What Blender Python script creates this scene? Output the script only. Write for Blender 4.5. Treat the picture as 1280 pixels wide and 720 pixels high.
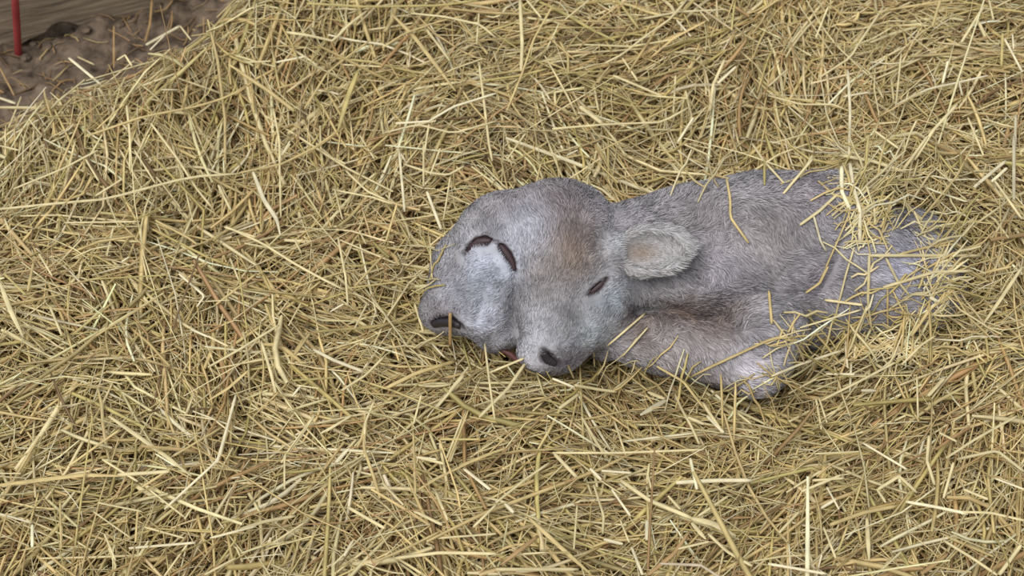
import bpy, math
import numpy as np
from mathutils import Vector

for _o in list(bpy.data.objects):
    bpy.data.objects.remove(_o)
SC = bpy.context.scene
COL = SC.collection
rng = np.random.default_rng(7)

# ------------------------------------------------------------------ camera
PITCH = math.radians(50.0)
DIST = 2.10
FPX = 1920.0
TGT = np.array([0.0, 0.0, 0.06])
FWD = np.array([0.0, math.cos(PITCH), -math.sin(PITCH)])
UPV = np.array([0.0, math.sin(PITCH), math.cos(PITCH)])
RGT = np.array([1.0, 0.0, 0.0])
CAM = TGT - FWD * DIST
cd = bpy.data.cameras.new('camera')
cam = bpy.data.objects.new('camera', cd)
COL.objects.link(cam)
cam.location = CAM
cam.rotation_euler = (math.pi / 2 - PITCH, 0, 0)
cd.sensor_width = 36.0
cd.lens = 36.0 * FPX / 1280.0
cd.clip_start = 0.05
cd.dof.use_dof = True
cd.dof.focus_distance = 2.02
cd.dof.aperture_fstop = 5.6
SC.camera = cam

# ------------------------------------------------------------------ light
W = bpy.data.worlds.new('overcast_sky')
SC.world = W
W.use_nodes = True
bg = W.node_tree.nodes['Background']
bg.inputs[0].default_value = (0.89, 0.945, 1.0, 1)
bg.inputs[1].default_value = 0.62
sd = bpy.data.lights.new('overcast_daylight_offscreen', 'SUN')
sun = bpy.data.objects.new('overcast_daylight_offscreen', sd)
COL.objects.link(sun)
sd.energy = 2.1
sd.angle = math.radians(40)
sd.color = (1.0, 0.985, 0.96)
sun.rotation_euler = (math.radians(18), math.radians(-22), 0)
vs = SC.view_settings
SC.display_settings.display_device = 'sRGB'
vs.view_transform = 'Standard'
vs.look = 'None'
vs.exposure = 0.0
vs.gamma = 1.0
vs.use_curve_mapping = False

# ------------------------------------------------------------------ helpers
def lin(c):
    c = np.asarray(c, float) / 255.0
    return np.where(c <= 0.04045, c / 12.92, ((c + 0.055) / 1.055) ** 2.4)

def rays(px, py):
    px = np.asarray(px, float); py = np.asarray(py, float)
    d = FWD[None] + RGT[None] * ((px - 640) / FPX)[:, None] + UPV[None] * ((360 - py) / FPX)[:, None]
    return d / np.linalg.norm(d, axis=1)[:, None]

def P(px, py, z):
    d = rays([px], [py])[0]
    return CAM + d * ((z - CAM[2]) / d[2])

def toward(p):
    """world point -> photograph pixel"""
    v = np.atleast_2d(p) - CAM
    w = v @ FWD
    return np.stack([640 + FPX * (v @ RGT) / w, 360 - FPX * (v @ UPV) / w], 1)

def _h2(ix, iy, s):
    n = (ix * 374761393 + iy * 668265263 + s * 974634777) & 0xffffffff
    n = ((n ^ (n >> 13)) * 1274126177) & 0xffffffff
    return ((n ^ (n >> 16)) & 0xffff) / 65535.0

def noise2(x, y, s=0):
    x = np.asarray(x, float); y = np.asarray(y, float)
    ix = np.floor(x).astype(np.int64); iy = np.floor(y).astype(np.int64)
    fx = x - ix; fy = y - iy
    fx = fx * fx * (3 - 2 * fx); fy = fy * fy * (3 - 2 * fy)
    a = _h2(ix, iy, s); b = _h2(ix + 1, iy, s); c = _h2(ix, iy + 1, s); d = _h2(ix + 1, iy + 1, s)
    return (a * (1 - fx) + b * fx) * (1 - fy) + (c * (1 - fx) + d * fx) * fy - 0.5

def noise3(p, sc, s=0):
    q = p * sc
    return (noise2(q[:, 0] + 13.1, q[:, 1] + q[:, 2] * 0.7, s) + noise2(q[:, 1] + 5.7, q[:, 2] - q[:, 0] * 0.6, s + 1)
            + noise2(q[:, 2] + 9.3, q[:, 0] + q[:, 1] * 0.5, s + 2)) / 1.5

def smooth(a, b, x):
    t = np.clip((x - a) / (b - a), 0, 1)
    return t * t * (3 - 2 * t)

def mesh_np(name, V, F, mat, parent=None, col=None, sm=True):
    """F: (n,4) or (n,3) index array, or list of such arrays"""
    Fs = F if isinstance(F, list) else [F]
    me = bpy.data.meshes.new(name)
    V = np.asarray(V, np.float32)
    me.vertices.add(len(V)); me.vertices.foreach_set('co', V.ravel())
    idx = np.concatenate([f.ravel() for f in Fs]).astype(np.int32)
    tot = np.concatenate([np.full(len(f), f.shape[1], np.int32) for f in Fs])
    st = np.concatenate([[0], np.cumsum(tot)[:-1]]).astype(np.int32)
    me.loops.add(len(idx)); me.loops.foreach_set('vertex_index', idx)
    me.polygons.add(len(tot)); me.polygons.foreach_set('loop_start', st)
    try:
        me.polygons.foreach_set('loop_total', tot)
    except Exception:
        pass
    me.polygons.foreach_set('use_smooth', np.full(len(tot), sm, bool))
    me.update(calc_edges=True)
    if col is not None:
        a = me.attributes.new('col', 'FLOAT_COLOR', 'POINT')
        c = np.ones((len(V), 4), np.float32); c[:, :3] = col
        a.data.foreach_set('color', c.ravel())
    me.materials.append(mat)
    o = bpy.data.objects.new(name, me)
    COL.objects.link(o)
    if parent is not None:
        o.parent = parent
    return o

def tag(o, label, cat, group=None, kind=None):
    o['label'] = label; o['category'] = cat
    if group: o['group'] = group
    if kind: o['kind'] = kind
    return o

# ------------------------------------------------------------------ materials
def newmat(name, rough=0.6, spec=0.3):
    m = bpy.data.materials.new(name); m.use_nodes = True
    n = m.node_tree.nodes; b = n['Principled BSDF']
    b.inputs['Roughness'].default_value = rough
    b.inputs['Specular IOR Level'].default_value = spec
    return m, n, m.node_tree.links, b

def attr_mat(name, rough, spec, var=0.25, scale=60, sheen=0.0, trans=0.0):
    m, n, l, b = newmat(name, rough, spec)
    a = n.new('ShaderNodeAttribute'); a.attribute_name = 'col'
    tc = n.new('ShaderNodeTexCoord')
    nz = n.new('ShaderNodeTexNoise'); nz.inputs['Scale'].default_value = scale; nz.inputs['Detail'].default_value = 3
    l.new(tc.outputs['Object'], nz.inputs['Vector'])
    mr = n.new('ShaderNodeMapRange')
    mr.inputs['From Min'].default_value = 0.3; mr.inputs['From Max'].default_value = 0.7
    mr.inputs['To Min'].default_value = 1 - var; mr.inputs['To Max'].default_value = 1 + var * 0.6
    l.new(nz.outputs['Fac'], mr.inputs['Value'])
    mx = n.new('ShaderNodeVectorMath'); mx.operation = 'SCALE'
    l.new(a.outputs['Color'], mx.inputs[0]); l.new(mr.outputs['Result'], mx.inputs['Scale'])
    l.new(mx.outputs['Vector'], b.inputs['Base Color'])
    if sheen:
        b.inputs['Sheen Weight'].default_value = sheen
        b.inputs['Sheen Roughness'].default_value = 0.5
    return m

M_STRAW = attr_mat('straw', 0.48, 0.34, 0.22, 45)
M_COAT = attr_mat('calf_skin', 0.75, 0.2, 0.10, 70)
M_FUR = attr_mat('calf_fur', 0.6, 0.25, 0.08, 90)

def noise_mat(name, c1, c2, scale, rough=0.9, bump=0.4, stretch=(1, 1, 1), c3=None):
    m, n, l, b = newmat(name, rough, 0.15)
    tc = n.new('ShaderNodeTexCoord'); mp = n.new('ShaderNodeMapping'); mp.inputs['Scale'].default_value = stretch
    l.new(tc.outputs['Object'], mp.inputs['Vector'])
    nz = n.new('ShaderNodeTexNoise'); nz.inputs['Scale'].default_value = scale
    nz.inputs['Detail'].default_value = 8; nz.inputs['Roughness'].default_value = 0.65
    l.new(mp.outputs['Vector'], nz.inputs['Vector'])
    cr = n.new('ShaderNodeValToRGB')
    cr.color_ramp.elements[0].position = 0.32; cr.color_ramp.elements[1].position = 0.68
    cr.color_ramp.elements[0].color = (*lin(c1), 1); cr.color_ramp.elements[1].color = (*lin(c2), 1)
    if c3:
        e = cr.color_ramp.elements.new(0.5); e.color = (*lin(c3), 1)
    l.new(nz.outputs['Fac'], cr.inputs['Fac']); l.new(cr.outputs['Color'], b.inputs['Base Color'])
    bp = n.new('ShaderNodeBump'); bp.inputs['Strength'].default_value = bump; bp.inputs['Distance'].default_value = 0.01
    l.new(nz.outputs['Fac'], bp.inputs['Height']); l.new(bp.outputs['Normal'], b.inputs['Normal'])
    return m

M_DIRT = noise_mat('bare_earth', (68, 56, 47), (146, 128, 110), 34, 0.95, 1.0)
M_CORE = noise_mat('old_straw', (132, 108, 68), (180, 154, 104), 60, 0.9, 0.8, (1, 1, 1))
M_WOOD = noise_mat('weathered_wood', (112, 101, 88), (190, 176, 154), 14, 0.85, 0.5, (0.6, 9, 9), (156, 140, 122))
M_RED = noise_mat('red_paint', (146, 58, 58), (170, 76, 74), 40, 0.5, 0.1)
M_EYE, _n, _l, _b = newmat('dark_wet_skin', 0.5, 0.35)
_b.inputs['Base Color'].default_value = (*lin((74, 57, 60)), 1)
M_NOSE, _n, _l, _b = newmat('nostril_skin', 0.4, 0.4)
_b.inputs['Base Color'].default_value = (*lin((48, 42, 46)), 1)
M_LIP, _n, _l, _b = newmat('lip_skin', 0.45, 0.4)
_b.inputs['Base Color'].default_value = (*lin((104, 66, 60)), 1)

# ------------------------------------------------------------------ calf: one signed distance field
def roundcone(p, a, b, ra, rb):
    ba = b - a; h = np.clip(((p - a) @ ba) / (ba @ ba), 0, 1)
    return np.linalg.norm(p - a - h[:, None] * ba, axis=1) - (ra + (rb - ra) * h)

def ellip(p, c, ax, R):
    q = (p - c) @ R.T
    k0 = np.linalg.norm(q / R_safe(ax), axis=1); k1 = np.linalg.norm(q / (R_safe(ax) ** 2), axis=1)
    return k0 * (k0 - 1) / np.maximum(k1, 1e-9)

def R_safe(a):
    return np.asarray(a, float)[None]

def frame(x, z):
    x = np.asarray(x, float); x = x / np.linalg.norm(x)
    z = np.asarray(z, float); z = z - x * (z @ x); z /= np.linalg.norm(z)
    return np.stack([x, np.cross(z, x), z])

def smin(a, b, k):
    h = np.clip(0.5 + 0.5 * (b - a) / k, 0, 1)
    return b + (a - b) * h - k * h * (1 - h)

def smax(a, b, k):
    return -smin(-a, -b, k)

I3 = np.eye(3)
# trunk chain: pixel, height, radius
TR = [(812, 322, .085, .074), (872, 316, .100, .088), (950, 310, .105, .097), (1030, 306, .105, .100)]
TR = [(P(a, b, z), r) for a, b, z, r in TR]
HIP = [(P(1082, 340, .10), .083), (P(1126, 352, .085), .076)]
CR = P(703, 300, .125)
ML = P(688, 425, .052)
CL = P(632, 306, .110)
MLL = P(568, 378, .045)

def body_sdf(p):
    d = np.full(len(p), 9.0)
    for (a, ra), (b, rb) in zip(TR[:-1], TR[1:]):
        d = smin(d, roundcone(p, a, b, ra, rb), .025)
    # neck into the skull
    d = smin(d, roundcone(p, P(735, 318, .09), P(830, 318, .10), .062, .072), .03)
    # belly under the ribs
    d = smin(d, ellip(p, P(950, 350, .05), (.13, .09, .07), I3), .03)
    # hip and thigh: shallow blend leaves the flank fold
    hip = roundcone(p, HIP[0][0], HIP[1][0], HIP[0][1], HIP[1][1])
    hip = smin(hip, ellip(p, P(1135, 335, .06), (.075, .09, .07), I3), .03)
    hip = smin(hip, roundcone(p, P(1060, 370, .07), P(1020, 402, .045), .055, .034), .03)
    d = smin(d, hip, .010)
    # folded fore leg: upper arm, forearm, cannon tucked below
    leg = roundcone(p, P(955, 415, .075), P(945, 452, .045), .055, .044)
    leg = smin(leg, roundcone(p, P(940, 448, .050), P(835, 428, .050), .042, .036), .02)
    leg = smin(leg, roundcone(p, P(835, 428, .050), P(790, 424, .045), .036, .030), .02)
    leg = smin(leg, roundcone(p, P(800, 435, .020), P(925, 466, .008), .026, .024), .02)
    d = smin(d, leg, .010)
    # second fore leg under the chin
    d = smin(d, roundcone(p, P(840, 405, .03), P(755, 425, .01), .035, .028), .02)
    # right-hand face
    h = ellip(p, CR, (.080, .076, .072), I3)
    h = smin(h, roundcone(p, P(703, 330, .115), ML, .070, .040), .03)
    h = smin(h, ellip(p, P(686, 441, .038), (.041, .028, .027), I3), .014)      # nose pad
    h = smin(h, ellip(p, P(754, 375, .085), (.035, .045, .045), I3), .03)       # cheek
    h = smin(h, roundcone(p, P(735, 395, .06), P(705, 425, .03), .045, .032), .03)  # jaw
    h = smin(h, ellip(p, P(755, 338, .125), (.026, .026, .022), I3), .03)       # brow
    # left-hand face
    g = ellip(p, CL, (.070, .075, .070), I3)
    g = smin(g, roundcone(p, P(622, 330, .095), MLL, .060, .042), .03)
    g = smin(g, ellip(p, P(556, 391, .030), (.034, .028, .026), I3), .014)
    g = smin(g, roundcone(p, P(610, 385, .06), P(622, 408, .035), .046, .036), .03)
    g = smin(g, ellip(p, P(568, 330, .080), (.030, .035, .035), I3), .03)
    hd = smin(h, g, .016)
    hd = smin(hd, ellip(p, P(692, 268, .160), (.050, .036, .026), I3), .04)     # poll
    d = smin(d, hd, .016)
    return d

def _first(px, py):
    t, d = march([px], [py], body_sdf, 1.6, 2.5, 300)
    return CAM + d[0] * t[0]

def base_sdf(p):
    d = body_sdf(p)
    # ear: leaf with a hollow facing up
    e = ellip(p, EARC + EAR_R[0] * .002, (.046, .032, .018), EAR_R)
    e = smin(e, ellip(p, EARC - EAR_R[0] * .022 - EAR_R[1] * .004, (.032, .031, .015), EAR_R), .012)
    e = smin(e, roundcone(p, EARC + EAR_R[0] * .030 + EAR_R[1] * .004 - EAR_R[2] * .006, EARC + EAR_R[0] * .046 + EAR_R[1] * .002 - EAR_R[2] * .004, .013, .006), .012)
    e = smin(e, roundcone(p, EARB - EAR_R[0] * .022 - EAR_R[2] * .012, EARB + EAR_R[0] * .016 - EAR_R[2] * .006, .029, .018), .02)
    hol = ellip(p, EARC + EAR_R[2] * .014 + EAR_R[0] * .002 - EAR_R[1] * .002, (.041, .0255, .024), EAR_R)
    e = smax(e, -hol, .006)
    d = smin(d, e, .008)
    return d

def march(px, py, f, t0=1.2, t1=3.2, n=260):
    """first hit of f<0 along the rays of these pixels"""
    d = rays(px, py); m = len(d)
    t = np.full(m, np.nan); ts = np.linspace(t0, t1, n); prev = None
    alive = np.ones(m, bool)
    for tt in ts:
        if not alive.any(): break
        ii = np.where(alive)[0]
        v = f(CAM + d[ii] * tt)
        hit = ii[v < 0]
        if len(hit):
            lo = np.full(len(hit), tt - (ts[1] - ts[0])); hi = np.full(len(hit), tt)
            for _ in range(8):
                mid = (lo + hi) / 2; q = f(CAM + d[hit] * mid[:, None]) < 0
                hi = np.where(q, mid, hi); lo = np.where(q, lo, mid)
            t[hit] = hi; alive[hit] = False
    return t, d

EARB = _first(776, 314) - FWD * .012; EART = _first(858, 311) - FWD * .030
EAR_N = -FWD * 0.9 + np.array([0.06, 0.0, 0.10])
EAR_R = frame(EART - EARB, EAR_N)
EARC = (EARB + EART) / 2

def on_calf(pts):
    pts = np.asarray(pts, float)
    t, d = march(pts[:, 0], pts[:, 1], base_sdf, 1.6, 2.5, 180)
    t = np.where(np.isnan(t), np.nanmean(t) if np.isfinite(t).any() else 2.1, t)
    return CAM + d * t[:, None]

# features drawn on the surface (pixel polylines -> points on the skin)
EYE_PX = [([(582, 317), (589, 307), (598, 302), (608, 301), (615, 301)], (.0020, .0034, .0060, .0068, .0034)),
          ([(621, 302), (628, 310), (635, 319), (641, 329), (643, 338)], (.0024, .0054, .0062, .0044, .0022)),
          ([(736, 367), (742, 363), (749, 357), (758, 348)], (.0026, .0046, .0042, .0020))]
FOLD_PX = [([(1056, 268), (1049, 295), (1040, 325), (1022, 360), (1000, 388)], (.0025, .0038, .0042, .0040, .0030)),
           ([(985, 395), (960, 398), (930, 396)], (.0020, .0030, .0020)),
           ([(643, 338), (641, 352), (640, 372), (636, 392), (634, 410)], (.0030, .0022, .0034, .0030, .0020)),
           ([(598, 366), (603, 376), (595, 392), (592, 402)], (.0018, .0026, .0026, .0018))]
NOST_PX = [([(680, 440), (684, 448), (695, 455)], (.0040, .0092, .0060)),
           ([(542, 405), (551, 402), (564, 402), (576, 408)], (.0060, .0080, .0078, .0045))]
LIP_PX = [([(628, 438), (638, 443), (652, 454)], (.0025, .0045, .0025))]
feat = {}
for key, lst in (('eye', EYE_PX), ('fold', FOLD_PX), ('nost', NOST_PX), ('lip', LIP_PX)):
    feat[key] = [(on_calf(pp), np.array(r)) for pp, r in lst]

def chain(p, pts, r):
    r = np.broadcast_to(np.asarray(r, float), (len(pts),)); k = 0
    d = np.full(len(p), 9.0)
    for a, b in zip(pts[:-1], pts[1:]):
        d = np.minimum(d, roundcone(p, a, b, r[k], r[k + 1])); k += 1
    return d

def full_sdf(p):
    d = base_sdf(p)
    near = np.where(np.abs(d) < .03)[0]
    q = p[near]; v = d[near]
    for pts, r in feat['eye']:
        v = smin(v, chain(q, pts + FWD * .008, r + .0065), .014)   # swollen lids
    for pts, r in feat['eye']:
        v = smax(v, -chain(q, pts, r), .005)
    for pts, r in feat['fold']:
        v = smax(v, -chain(q, pts, r), .006)
    for pts, r in feat['nost']:
        v = smax(v, -chain(q, pts, r), .005)
    for pts, r in feat['lip']:
        v = smax(v, -chain(q, pts, r), .004)
    d[near] = v
    return d

def surface_nets(f, lo, hi, h):
    n = np.ceil((hi - lo) / h).astype(int) + 1
    ax = [lo[i] + h * np.arange(n[i]) for i in range(3)]
    # coarse pass finds the band worth evaluating
    s = 4
    F = np.full(n, 1.0)
    gx, gy, gz = np.meshgrid(*[a[::s] for a in ax], indexing='ij')
    c = f(np.stack([gx, gy, gz], -1).reshape(-1, 3)).reshape(gx.shape)
    near = np.abs(c) < h * s * 2.2
    up = np.repeat(np.repeat(np.repeat(near, s, 0), s, 1), s, 2)
    sg = np.repeat(np.repeat(np.repeat(c, s, 0), s, 1), s, 2)
    sh = s // 2
    up = np.roll(up, (-sh, -sh, -sh), (0, 1, 2)) | up
    up = up[:n[0], :n[1], :n[2]]; sg = sg[:n[0], :n[1], :n[2]]
    F = np.where(sg < 0, -1.0, 1.0)
    I = np.argwhere(up)
    F[up] = f(lo + I * h)
    ins = F < 0
    cs = sum(ins[i:n[0]-1+i, j:n[1]-1+j, k:n[2]-1+k].astype(np.int8) for i in (0, 1) for j in (0, 1) for k in (0, 1))
    act = (cs > 0) & (cs < 8)
    C = np.argwhere(act)
    vid = np.full(act.shape, -1, np.int64); vid[act] = np.arange(len(C))
    acc = np.zeros((len(C), 3)); cnt = np.zeros(len(C))
    cor = [(i, j, k) for i in (0, 1) for j in (0, 1) for k in (0, 1)]
    for a in cor:
        for axis in range(3):
            if a[axis]: continue
            b = list(a); b[axis] = 1
            fa = F[C[:, 0]+a[0], C[:, 1]+a[1], C[:, 2]+a[2]]; fb = F[C[:, 0]+b[0], C[:, 1]+b[1], C[:, 2]+b[2]]
            x = (fa < 0) != (fb < 0)
            t = np.where(x, fa / np.where(x, fa - fb, 1), 0)
            q = np.tile(np.array(a, float), (len(C), 1)); q[:, axis] += t
            acc[x] += q[x]; cnt[x] += 1
    V = lo + (C + acc / cnt[:, None]) * h
    Q = []
    for axis in range(3):
        o = [1, 2, 0][axis], [2, 0, 1][axis]
        e = np.zeros(3, int); e[axis] = 1
        sl = [slice(1, n[i] - 1) for i in range(3)]; s2 = list(sl)
        s2[axis] = slice(2, n[axis])
        a = ins[tuple(sl)]; b = ins[tuple(s2)]
        for m, flip in ((a & ~b, False), (~a & b, True)):
            E = np.argwhere(m) + 1
            u = np.zeros(3, int); u[o[0]] = 1; w = np.zeros(3, int); w[o[1]] = 1
            q = [vid[tuple((E - du * u - dw * w).T)] for du, dw in ((1, 1), (0, 1), (0, 0), (1, 0))]
            if flip: q = q[::-1]
            q = np.stack(q, 1)
            Q.append(q[(q >= 0).all(1)])
    return V, np.concatenate(Q)

print('calf surface')
cl_lo = np.array([P(505, 400, .0)[0] - .02, P(690, 480, 0)[1] - .09, -.075])
cl_hi = np.array([P(1215, 350, .1)[0] + .05, .30, .255])
CV, CQ = surface_nets(full_sdf, cl_lo, cl_hi, .0036)
print('calf verts', len(CV), len(CQ))

def grad(f, p, e=.0015):
    g = np.stack([f(p + np.eye(3)[i] * e) - f(p - np.eye(3)[i] * e) for i in range(3)], 1)
    return g / np.maximum(np.linalg.norm(g, axis=1), 1e-9)[:, None]

# coat colour: markings with a place of their own on the hide
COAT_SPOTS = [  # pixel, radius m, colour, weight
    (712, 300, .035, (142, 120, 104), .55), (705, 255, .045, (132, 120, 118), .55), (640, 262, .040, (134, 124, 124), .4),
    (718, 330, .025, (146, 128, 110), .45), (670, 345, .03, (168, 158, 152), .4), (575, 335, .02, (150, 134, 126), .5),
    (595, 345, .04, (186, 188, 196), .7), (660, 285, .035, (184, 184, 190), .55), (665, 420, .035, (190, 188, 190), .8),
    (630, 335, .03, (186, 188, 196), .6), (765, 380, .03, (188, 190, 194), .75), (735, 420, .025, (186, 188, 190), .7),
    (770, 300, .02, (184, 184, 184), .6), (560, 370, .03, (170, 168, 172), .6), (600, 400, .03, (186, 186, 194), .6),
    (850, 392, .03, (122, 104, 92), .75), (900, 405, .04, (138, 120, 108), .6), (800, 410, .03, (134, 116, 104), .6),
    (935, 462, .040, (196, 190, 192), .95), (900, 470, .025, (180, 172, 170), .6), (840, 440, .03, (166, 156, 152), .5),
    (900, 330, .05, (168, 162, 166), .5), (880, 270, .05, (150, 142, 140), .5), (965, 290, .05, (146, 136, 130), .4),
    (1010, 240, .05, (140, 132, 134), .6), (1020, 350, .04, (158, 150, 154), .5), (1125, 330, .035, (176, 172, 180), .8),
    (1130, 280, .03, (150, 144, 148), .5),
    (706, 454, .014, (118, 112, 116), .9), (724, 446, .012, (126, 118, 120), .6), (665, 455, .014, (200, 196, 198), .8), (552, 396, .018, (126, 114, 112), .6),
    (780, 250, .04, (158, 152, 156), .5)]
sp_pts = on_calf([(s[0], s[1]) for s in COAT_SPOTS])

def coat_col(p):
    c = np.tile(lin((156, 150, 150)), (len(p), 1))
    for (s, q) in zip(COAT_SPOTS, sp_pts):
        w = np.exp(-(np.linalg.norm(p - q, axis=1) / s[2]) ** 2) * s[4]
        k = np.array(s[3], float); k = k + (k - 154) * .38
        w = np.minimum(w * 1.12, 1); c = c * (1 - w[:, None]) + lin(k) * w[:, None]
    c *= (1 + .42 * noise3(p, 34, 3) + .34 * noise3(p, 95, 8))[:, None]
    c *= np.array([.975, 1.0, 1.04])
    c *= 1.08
    # pale ear with a tan hollow
    eq = (p - EARC) @ EAR_R.T
    we = (np.abs(eq[:, 0]) < .062) & (np.abs(eq[:, 1]) < .040) & (np.abs(eq[:, 2]) < .022) & (eq[:, 0] > -.040)
    ce = np.tile(lin((188, 184, 184)), (len(p), 1))
    hol = np.exp(-(((eq[:, 0] + .022) / .020) ** 2 + ((eq[:, 1] + .002) / .013) ** 2))
    ce = ce * (1 - hol[:, None] * .8) + lin((142, 120, 100)) * hol[:, None] * .8
    c[we] = ce[we]
    # bare dark skin at eyes and nostrils
    for key, rad, cc in (('eye', .0055, (70, 54, 56)), ('nost', .0060, (70, 62, 66)), ('lip', .003, (118, 78, 70))):
        for pts, r in feat[key]:
            dd = chain(p, pts, r)
            w = (1 - smooth(0, rad, dd))[:, None] * .9
            c = c * (1 - w) + lin(cc) * w
    return c

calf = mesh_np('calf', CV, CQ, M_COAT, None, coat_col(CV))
tag(calf, 'newborn grey calf with two joined faces curled up asleep in the straw', 'calf')
CN = grad(base_sdf, CV)

def tube(pts, wid, flat=1.0, sides=6, roll=0.0, prof=None, up=(0, 0, 1)):
    pts = np.asarray(pts, float); n = len(pts)
    t = np.gradient(pts, axis=0); t /= np.maximum(np.linalg.norm(t, axis=1), 1e-9)[:, None]
    a = np.cross(t, np.asarray(up, float)); a /= np.maximum(np.linalg.norm(a, axis=1), 1e-6)[:, None]
    b = np.cross(a, t)
    ang = np.arange(sides) * 2 * math.pi / sides
    pr = np.ones(n) if prof is None else np.asarray(prof)
    ca, sa = math.cos(roll), math.sin(roll)
    A = a * ca + b * sa; B = -a * sa + b * ca
    V = pts[:, None] + (A[:, None] * np.cos(ang)[None, :, None] + B[:, None] * (np.sin(ang) * flat)[None, :, None]) * (wid / 2 * pr)[:, None, None]
    V = V.reshape(-1, 3)
    i = np.arange(n - 1)[:, None] * sides; j = np.arange(sides)[None]; k = (j + 1) % sides
    Q = np.stack([i + j, i + k, i + sides + k, i + sides + j], -1).reshape(-1, 4)
    c0 = np.arange(sides)[::-1][None]; c1 = (np.arange(sides) + (n - 1) * sides)[None]
    return V, [Q, c0, c1]

def resample(pp, n):
    pp = np.asarray(pp, float)
    s = np.concatenate([[0], np.cumsum(np.linalg.norm(np.diff(pp, axis=0), axis=1))])
    u = np.linspace(0, s[-1], n)
    return np.stack([np.interp(u, s, pp[:, i]) for i in range(pp.shape[1])], 1)

# eyes, nostrils, lip line: dark wet skin lying deep in the carved folds
for key, nm, lab, mat, dep in (('eye', 'eye', 'dark sunken half closed eye', M_EYE, .85), ('nost', 'nostril', 'dark moist nostril', M_NOSE, 1.35), ('lip', 'lip', 'reddish brown lip at the mouth corner', M_LIP, .9)):
    for pts, r in feat[key]:
        rr = np.interp(np.linspace(0, 1, 14), np.linspace(0, 1, len(r)), r)
        q = resample(pts, 14) + FWD * (rr * dep)[:, None]
        V, F = tube(q, 2.0, 1.0, 10, 0, rr, -FWD)
        o = mesh_np(nm, V, F, mat, calf); o['label'] = lab

# ------------------------------------------------------------------ fur
def fur():
    tri = np.concatenate([CQ[:, [0, 1, 2]], CQ[:, [0, 2, 3]]])
    a, b, c = CV[tri[:, 0]], CV[tri[:, 1]], CV[tri[:, 2]]
    area = np.linalg.norm(np.cross(b - a, c - a), axis=1)
    area *= (a[:, 2] > -.04)
    N = 190000
    ti = rng.choice(len(tri), N, p=area / area.sum())
    u = rng.random((N, 2)); sw = u.sum(1) > 1; u[sw] = 1 - u[sw]
    p = a[ti] + (b - a)[ti] * u[:, :1] + (c - a)[ti] * u[:, 1:]
    nrm = grad(base_sdf, p)
    # hair grows from the noses back over the skull and along the trunk
    dL = np.linalg.norm(p - MLL, axis=1); dR = np.linalg.norm(p - ML, axis=1)
    head = 1 - smooth(-.02, .05, p[:, 0] - P(772, 330, .1)[0])
    wl = smooth(-.03, .03, P(640, 360, .08)[0] - p[:, 0])[:, None]
    fl = (p - MLL) * wl + (p - ML) * (1 - wl)
    fl /= np.linalg.norm(fl, axis=1)[:, None]
    fb = np.tile(np.array([.8, -.25, -.45]), (N, 1))
    flow = fl * head[:, None] + fb * (1 - head[:, None])
    sw = np.stack([noise3(p, 16, 20), noise3(p, 16, 30), noise3(p, 16, 40)], 1)
    cl = np.stack([noise3(p, 70, 21), noise3(p, 70, 31), noise3(p, 70, 41)], 1)
    flow = flow + sw * 1.5 + cl * 1.2 + rng.normal(0, .16, (N, 3))
    flow -= nrm * (flow * nrm).sum(1)[:, None]
    flow /= np.maximum(np.linalg.norm(flow, axis=1), 1e-6)[:, None]
    d0 = flow + nrm * (.38 + .2 * rng.random((N, 1)))
    L = (.011 + .006 * rng.random(N)) * (1 - .42 * head)
    keep = np.ones(N, bool)
    for key in ('eye', 'nost', 'lip'):
        for pts, r in feat[key]:
            dd = chain(p, pts, r)
            keep &= dd > .0004
            L *= np.where(dd < .012, .45 + .55 * np.clip(dd / .012, 0, 1), 1)
    eq = (p - EARC) @ EAR_R.T
    inear = ((eq[:, 0] / .040) ** 2 + (eq[:, 1] / .025) ** 2 < 1) & (np.abs(eq[:, 2]) < .02)
    L[inear] *= .55
    tuft = np.exp(-(np.linalg.norm(p - P(697, 262, .17), axis=1) / .055) ** 2)
    L *= 1 + .8 * tuft; d0 = d0 + nrm * (tuft * .25)[:, None] + rng.normal(0, .18, (N, 3)) * tuft[:, None]
    p, nrm, flow, d0, L = p[keep], nrm[keep], flow[keep], d0[keep], L[keep]
    N = len(p)
    side = np.cross(d0, nrm) + rng.normal(0, .5, (N, 3)); side /= np.linalg.norm(side, axis=1)[:, None]
    w = (.00050 + .00035 * rng.random(N))[:, None]
    p = p - nrm * .001
    m = p + d0 * (L * .5)[:, None]
    t = p + (d0 * .5 + flow * .5 - nrm * .10) * L[:, None]
    V = np.stack([p - side * w, p + side * w, m - side * w * .8, m + side * w * .8, t], 1).reshape(-1, 3)
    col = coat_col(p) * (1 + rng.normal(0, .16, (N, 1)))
    i = np.arange(N)[:, None] * 5
    q = i + np.array([[0, 1, 3, 2]]); tr = i + np.array([[2, 3, 4]])
    o = mesh_np('fur', V, [q, tr], M_FUR, calf, np.repeat(np.clip(col, .01, .95), 5, 0))
    o['kind'] = 'stuff'; o['label'] = 'short soft grey coat of fur'
fur()
print('fur done')

# ------------------------------------------------------------------ straw bed height
GZ = -0.15
E0 = P(-40, 165, -.02)[:2]; E1 = P(135, 124, -.02)[:2]; E2 = P(262, 66, -.02)[:2]; E3 = P(345, -10, -.02)[:2]

def edge_dist(x, y):
    """>0 beyond the heap's rim, over the bare earth"""
    xs = np.array([E0[0] - .6, E0[0], E1[0], E2[0], E3[0], E3[0] + .35]); ys = np.array([E0[1] - .15, E0[1], E1[1], E2[1], E3[1], E3[1] + .9])
    return y - np.interp(x, xs, ys)

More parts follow.
